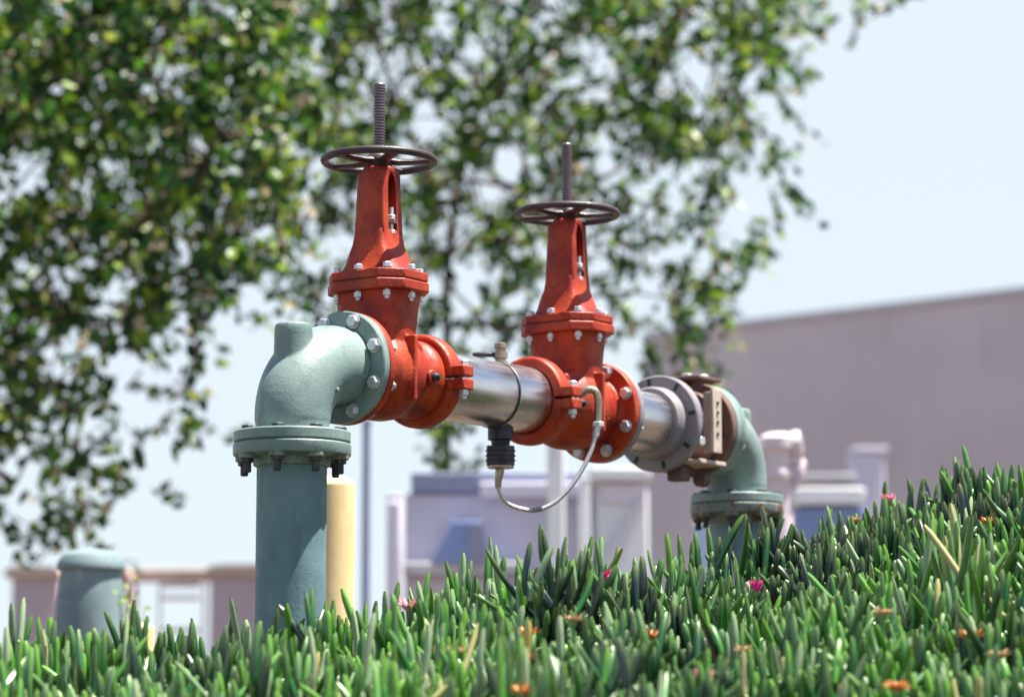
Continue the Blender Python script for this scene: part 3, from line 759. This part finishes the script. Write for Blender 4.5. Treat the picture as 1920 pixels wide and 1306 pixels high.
# right hand blurred things
thing_boxes('blue_container', 'blue container under a bright white lid in front of the grey building', 'container', 19.0, [
    ('body', 'blue', 1508, 1622, 950, 1500, 0.0, 1.0), ('lid', 'white', 1488, 1618, 916, 946, -0.1, 1.3)])
thing_boxes('pipe_rail', 'pale lavender rail behind the white container lid', 'rail', 24.0, [
    ('rail', 'coping', 1478, 1604, 888, 906, 0.0, 0.12), ('leg', 'coping', 1484, 1494, 906, 1500, 0.02, 0.06), ('leg', 'coping', 1584, 1594, 906, 1500, 0.02, 0.06)])
thing_boxes('pale_column', 'pale mauve column standing before the grey building wall', 'column', 30.0, [
    ('shaft', 'lavwall', 1606, 1658, 850, 1500, 0.0, 0.4), ('head', 'lavwall', 1598, 1664, 838, 849, -0.03, 0.46)])
thing_boxes('blue_crate', 'pale blue panel leaning left of the far riser pipe', 'panel', 14.0, [
    ('panel', 'paleblue', 1304, 1352, 985, 1300, 0.0, 0.05), ('frame', 'coping', 1300, 1356, 978, 984, -0.01, 0.07)])

# ------------------------------------------------------------ trees
m, nt, b = newmat('tree_leaf'); M['tleaf'] = m
at_ = nt.nodes.new("ShaderNodeAttribute"); at_.attribute_name = 'tint'
c = ramp(nt, at_.outputs['Fac'], [(0.0, (0.006, 0.028, 0.008)), (0.35, (0.014, 0.068, 0.014)), (0.6, (0.060, 0.17, 0.014)), (0.8, (0.24, 0.38, 0.02)), (0.95, (0.36, 0.42, 0.08)), (1.0, (0.50, 0.40, 0.28))])
nt.links.new(c.outputs[0], b.inputs['Base Color']); b.inputs['Roughness'].default_value = 0.42
tr = nt.nodes.new("ShaderNodeBsdfTranslucent"); nt.links.new(c.outputs[0], tr.inputs[0])
mxs = nt.nodes.new("ShaderNodeMixShader"); mxs.inputs[0].default_value = 0.45
out = nt.nodes["Material Output"]
nt.links.new(b.outputs[0], mxs.inputs[1]); nt.links.new(tr.outputs[0], mxs.inputs[2]); nt.links.new(mxs.outputs[0], out.inputs[0])
M['bark'] = paint('bark', (0.06, 0.035, 0.028), (0.11, 0.065, 0.045), (0.14, 0.10, 0.08), 0.85, 0.6, 0.8)
ROWS = ["999999999846768877630110", "898998998765567887610000", "767898888766678887300000", "888888888776677777200000",
        "787787774576777555100000", "888878743367754255000000", "776876531276532453000000", "654644321265522530000000",
        "553221100371000630000000", "653232000060000100000000", "245210000040000000000000", "145100000000000000000000", "252000000000000000000000"]
def dens(px, py):
    if py < 0: return 8.0 if px < 1450 else (2.0 if px < 1700 else 0.5)
    if px < 0: px = 10
    c = min(int(px // 80), 23); r = int(py // 80)
    return float(ROWS[r][c]) if r < len(ROWS) else 0.0
leafsets = {'A': [], 'B': []}; twigs = {'A': [], 'B': []}
random.seed(11)
def twig(px, py, D, which):
    """a drooping leafy twig starting at a point of the crown"""
    p = at(px, py, D); L = random.uniform(0.18, 0.42)
    az = random.uniform(0, 2 * PI); d = Vector((math.cos(az) * 0.6, math.sin(az) * 0.6, random.uniform(-0.9, 0.3))).normalized()
    n = random.randint(9, 15); pts = []
    for k in range(n):
        t = k / n
        q = p + d * (L * (t - 0.5)) + Vector((0, 0, -0.10 * t * t))
        pts.append(q); leafsets[which].append((q + Vector([random.gauss(0, 0.022) for _ in range(3)]), d))
    twigs[which].append(pts[::4] + [pts[-1]])
cell = 20
for gy_ in range(-460, 1040, cell):
    for gx_ in range(-520, 1760, cell):
        for rep in range(2):
            px = gx_ + random.uniform(0, cell); py = gy_ + random.uniform(0, cell)
            # soft edges: look the density up with a jitter
            dd = dens(px + random.gauss(0, 16), py + random.gauss(0, 16)) / 9.0
            if dd <= 0: continue
            nv = noise.noise(Vector((px * 0.011, py * 0.011, 3.0))) + 0.6 * noise.noise(Vector((px * 0.030, py * 0.030, 8.0)))
            prob = dd ** 1.5 * (0.47 if px < 640 and py < 460 else 0.42) * (1 + 1.9 * nv)
            if px < -60 or py < -60: prob *= 0.6
            if random.random() < prob:
                which = 'A' if px + 60 * noise.noise(Vector((py * 0.01, 0, 1))) < 600 else 'B'
                D = random.uniform(14.5, 19.0) if which == 'A' else random.uniform(18.0, 22.0)
                twig(px, py, D, which)
def build_tree(which, trunk, limbs, label):
    L = leafsets[which]; N = len(L)
    C = np.array([p for p, _ in L]); dd = np.array([d for _, d in L])
    ax = dd * 0.6 + rng.normal(0, 0.75, (N, 3)) + np.array([0, 0, -0.45]); ax /= np.linalg.norm(ax, axis=1)[:, None]
    sd_ = np.cross(ax, rng.normal(0, 1, (N, 3))); sd_ /= np.linalg.norm(sd_, axis=1)[:, None]
    nr = np.cross(ax, sd_)
    ln = rng.uniform(0.065, 0.115, N)[:, None]; wd = rng.uniform(0.022, 0.036, N)[:, None]
    v = np.stack([C, C + ax * ln * .33 + sd_ * wd - nr * wd * .3, C + ax * ln * .72 + sd_ * wd * .75 - nr * wd * .25, C + ax * ln,
                  C + ax * ln * .72 - sd_ * wd * .75 - nr * wd * .25, C + ax * ln * .33 - sd_ * wd - nr * wd * .3], 1).reshape(-1, 3)
    b0 = (np.arange(N) * 6)[:, None]
    Q = np.concatenate([b0 + np.array([0, 1, 2, 3]), b0 + np.array([0, 3, 4, 5])], 0)
    base = trunk[0]
    root = empty('broadleaf_tree', base); tag(root, label, 'tree', None)
    v = v - np.array(base)
    me = bpy.data.meshes.new('crown')
    me.vertices.add(len(v)); me.vertices.foreach_set('co', v.ravel())
    me.loops.add(Q.size); me.loops.foreach_set('vertex_index', Q.ravel().astype(np.int32))
    me.polygons.add(len(Q)); me.polygons.foreach_set('loop_start', (np.arange(len(Q)) * 4).astype(np.int32)); me.polygons.foreach_set('loop_total', np.full(len(Q), 4, np.int32))
    me.update(calc_edges=True)
    tint = np.clip(rng.normal(0.47, 0.30, N), 0, 1)
    at2 = me.attributes.new('tint', 'FLOAT', 'POINT'); at2.data.foreach_set('value', np.repeat(tint, 6).astype(np.float32))
    me.materials.append(M['tleaf'])
    o = bpy.data.objects.new('crown', me); col.objects.link(o); o.parent = root
    bv = Vector(base)
    mb = MB()
    pts = catmull([Vector(p) - bv for p in trunk], 6); r0, r1 = limbs['r']
    mb.tube(pts, [r0 + (r1 - r0) * i / (len(pts) - 1) for i in range(len(pts))], 12)
    mb.build('trunk', M['bark'], root)
    mb = MB()
    nodes = [Vector(p) for p in trunk[1:]]
    # boughs reach a spread of twig starts, forking off one another
    tw = twigs[which]; random.shuffle(tw)
    for k, t in enumerate(tw[:150]):
        tgt = t[0]
        src = min(nodes, key=lambda q: (q - tgt).length + 0.6 * max(0, q.z - tgt.z + 0.3))
        md = (src + tgt) / 2 + Vector((random.gauss(0, .08), random.gauss(0, .08), 0.10 + 0.12 * random.random()))
        l_ = (tgt - src).length; rr = min(0.035, 0.006 + 0.010 * l_)
        cp = catmull([src - bv, md - bv, tgt - bv], 4)
        mb.tube(cp, [rr + (0.004 - rr) * i / (len(cp) - 1) for i in range(len(cp))], 6)
        nodes.append(tgt); nodes.append(md)
    for t in tw: mb.tube([p - bv for p in t], [0.0045] * (len(t) - 1) + [0.0015], 3, False)
    mb.build('branches', M['bark'], root)
    print('tree', which, 'leaves', N)
gzb = CZ - 0.25
A0 = at(-330, 900, 16.6); B0 = at(836, 900, 20.8)
build_tree('A', [(A0.x, A0.y, gzb - .1), (A0.x + .1, A0.y, 2.6), (A0.x + .35, A0.y, 4.0), (A0.x + 1.1, A0.y + .1, 5.2), (A0.x + 2.0, A0.y, 6.2)], {'r': (0.17, 0.06)},
           'large leafy tree with drooping twigs filling the upper left')
B1 = at(838, 700, 20.8); B2 = at(842, 480, 20.6); B3 = at(900, 200, 20.2); B4 = at(1050, -60, 20)
build_tree('B', [(B0.x, B0.y, gzb - .1), tuple(B1), tuple(B2), tuple(B3), tuple(B4)], {'r': (0.040, 0.020)},
           'slender trunked leafy tree spreading right behind the red valves')
# a little sprig growing up by the standpipe
sp_ = at(248, 1130, 9.6); base = Vector((sp_.x, sp_.y, float(height(sp_.x, sp_.y))))
leafsets['C'] = []; twigs['C'] = []
root = empty('leafy_sprig', base); tag(root, 'small bright green sapling sprig beside the blue green standpipe', 'sapling')
mb = MB(); lm = MB()
for k in range(7):
    tip_ = sp_ - base + Vector((random.uniform(-.06, .06), random.uniform(-.05, .05), random.uniform(-.07, .08)))
    mb.tube([(0, 0, -0.03), (tip_.x * .3, tip_.y * .3, tip_.z * .6), tuple(tip_)], [0.004, 0.003, 0.001], 5)
    for j in range(7):
        c_ = tip_ * (0.62 + 0.38 * j / 6); a_ = random.uniform(0, 2 * PI); e_ = random.uniform(-.3, .9)
        d_ = Vector((math.cos(a_) * math.cos(e_), math.sin(a_) * math.cos(e_), math.sin(e_))); s_ = d_.orthogonal().normalized() * 0.010
        lm.add([c_, c_ + d_ * .014 + s_, c_ + d_ * .034, c_ + d_ * .014 - s_], [(0, 1, 2, 3)])
mb.build('stem', M['bark'], root)
lo = lm.build('leaves', M['tleaf'], root)
a_ = lo.data.attributes.new('tint', 'FLOAT', 'POINT'); a_.data.foreach_set('value', np.full(len(lo.data.vertices), 0.8, np.float32))

# ------------------------------------------------------------ flowers in the ice plant
def petalmat(name, c, c2):
    m, nt, b = newmat(name)
    n = nz(nt, 60, 3); nt.links.new(ramp(nt, n.outputs[0], [(0.3, c), (0.7, c2)]).outputs[0], b.inputs['Base Color'])
    b.inputs['Roughness'].default_value = 0.5; return m
M['magenta'] = petalmat('magenta_petal', (0.75, 0.03, 0.28), (0.85, 0.07, 0.38))
M['palepink'] = petalmat('pale_pink_petal', (0.85, 0.30, 0.42), (0.88, 0.45, 0.55))
M['orange'] = petalmat('withered_orange_petal', (0.62, 0.20, 0.03), (0.55, 0.30, 0.10))
M['tan'] = petalmat('withered_tan_petal', (0.52, 0.33, 0.16), (0.60, 0.44, 0.28))
M['calyx'] = petalmat('calyx', (0.14, 0.25, 0.08), (0.22, 0.34, 0.14))
def flower(px, py, mt, size, openness, label, group, D=None):
    # stand where the sight line meets the top of the mat
    best = None
    for Dq in np.arange(5.0, 7.6, 0.02):
        p = at(px, py, Dq)
        if p.z - LEAFH * 0.95 - 0.015 <= float(height(p.x, Dq)): best = p; break
    if best is None:
        i = np.interp((px - 960) / F * 7, cx, cy); best = at(px, py, float(i) - 0.03)
    g0 = float(height(best.x, best.y)); size = size * 1.3
    t = empty('ice_plant_flower', (best.x, best.y, g0)); tag(t, label, 'flower', group)
    h_ = best.z - g0
    MB().tube([(0, 0, 0), (0.004, 0, h_ * .5), (0, 0, h_ - 0.012 * size / 0.02)], [0.003, 0.003, 0.004], 6).build('stalk', M['calyx'], t)
    MB().lathe([(0.003, h_ - size * .75), (size * .35, h_ - size * .4), (size * .38, h_ - size * .1)], (0, 0, 0), (0, 0, 1), 10).build('calyx', M['calyx'], t)
    mb = MB()
    for lay in range(2):
        n = 14
        for k in range(n):
            a = 2 * PI * (k + .5 * lay) / n + random.uniform(-.1, .1)
            e = openness * (1 - .35 * lay) + random.uniform(-.12, .12)
            dv = Vector((math.cos(a) * math.sin(e), math.sin(a) * math.sin(e), math.cos(e))); sd_ = Vector((-math.sin(a), math.cos(a), 0)) * size * .13
            o_ = Vector((math.cos(a), math.sin(a), 0)) * size * .22 + Vector((0, 0, h_ - size * .2)); l_ = size * random.uniform(.9, 1.15)
            nrm = dv.cross(sd_.normalized()) * size * 0.03
            q_ = [o_ - sd_ * .6, o_ + sd_ * .6, o_ + dv * l_ * .6 + sd_, o_ + dv * l_, o_ + dv * l_ * .6 - sd_]
            mb.rings([q_, [v_ + nrm for v_ in q_]])
    mb.build('petals', M[mt], t)
flower(1127, 1082, 'magenta', 0.026, 0.95, 'magenta flower on the crest below the hanging hose', 'ice plant flowers')
flower(775, 1142, 'palepink', 0.032, 1.0, 'wide pale pink flower right of the yellow bollard', 'ice plant flowers')
flower(1418, 1106, 'magenta', 0.022, 0.35, 'half closed magenta bud under the far riser', 'ice plant flowers')
flower(1768, 996, 'palepink', 0.018, 0.4, 'small closed pink bud high on the right bank', 'ice plant flowers')
flower(1665, 938, 'palepink', 0.020, 0.8, 'faint pink flower on the right crest', 'ice plant flowers')
flower(1320, 1272, 'palepink', 0.020, 0.7, 'pink flower near the bottom right of centre', 'ice plant flowers')
W = [(855, 1222, 'tan', .018), (930, 1215, 'tan', .018), (988, 1188, 'orange', .02), (982, 1235, 'orange', .015), (980, 1298, 'orange', .022), (1075, 1162, 'tan', .018),
     (1225, 1195, 'orange', .022), (1395, 1220, 'tan', .016), (1855, 980, 'orange', .02), (1603, 976, 'tan', .016), (1820, 1194, 'orange', .022), (1655, 1150, 'tan', .018), (1872, 1230, 'tan', .018), (1680, 1290, 'orange', .02)]
for i, (x, y, mt, s_) in enumerate(W):
    flower(x, y, mt, s_, 1.1, 'withered ' + ('orange' if mt == 'orange' else 'tan') + ' spent flower among the ice plant leaves', 'spent orange ice plant flowers' if mt == 'orange' else 'spent tan ice plant flowers')
for ob in list(bpy.data.objects):
    if ob.type == 'MESH' and ob.users_collection == (): bpy.data.objects.remove(ob)
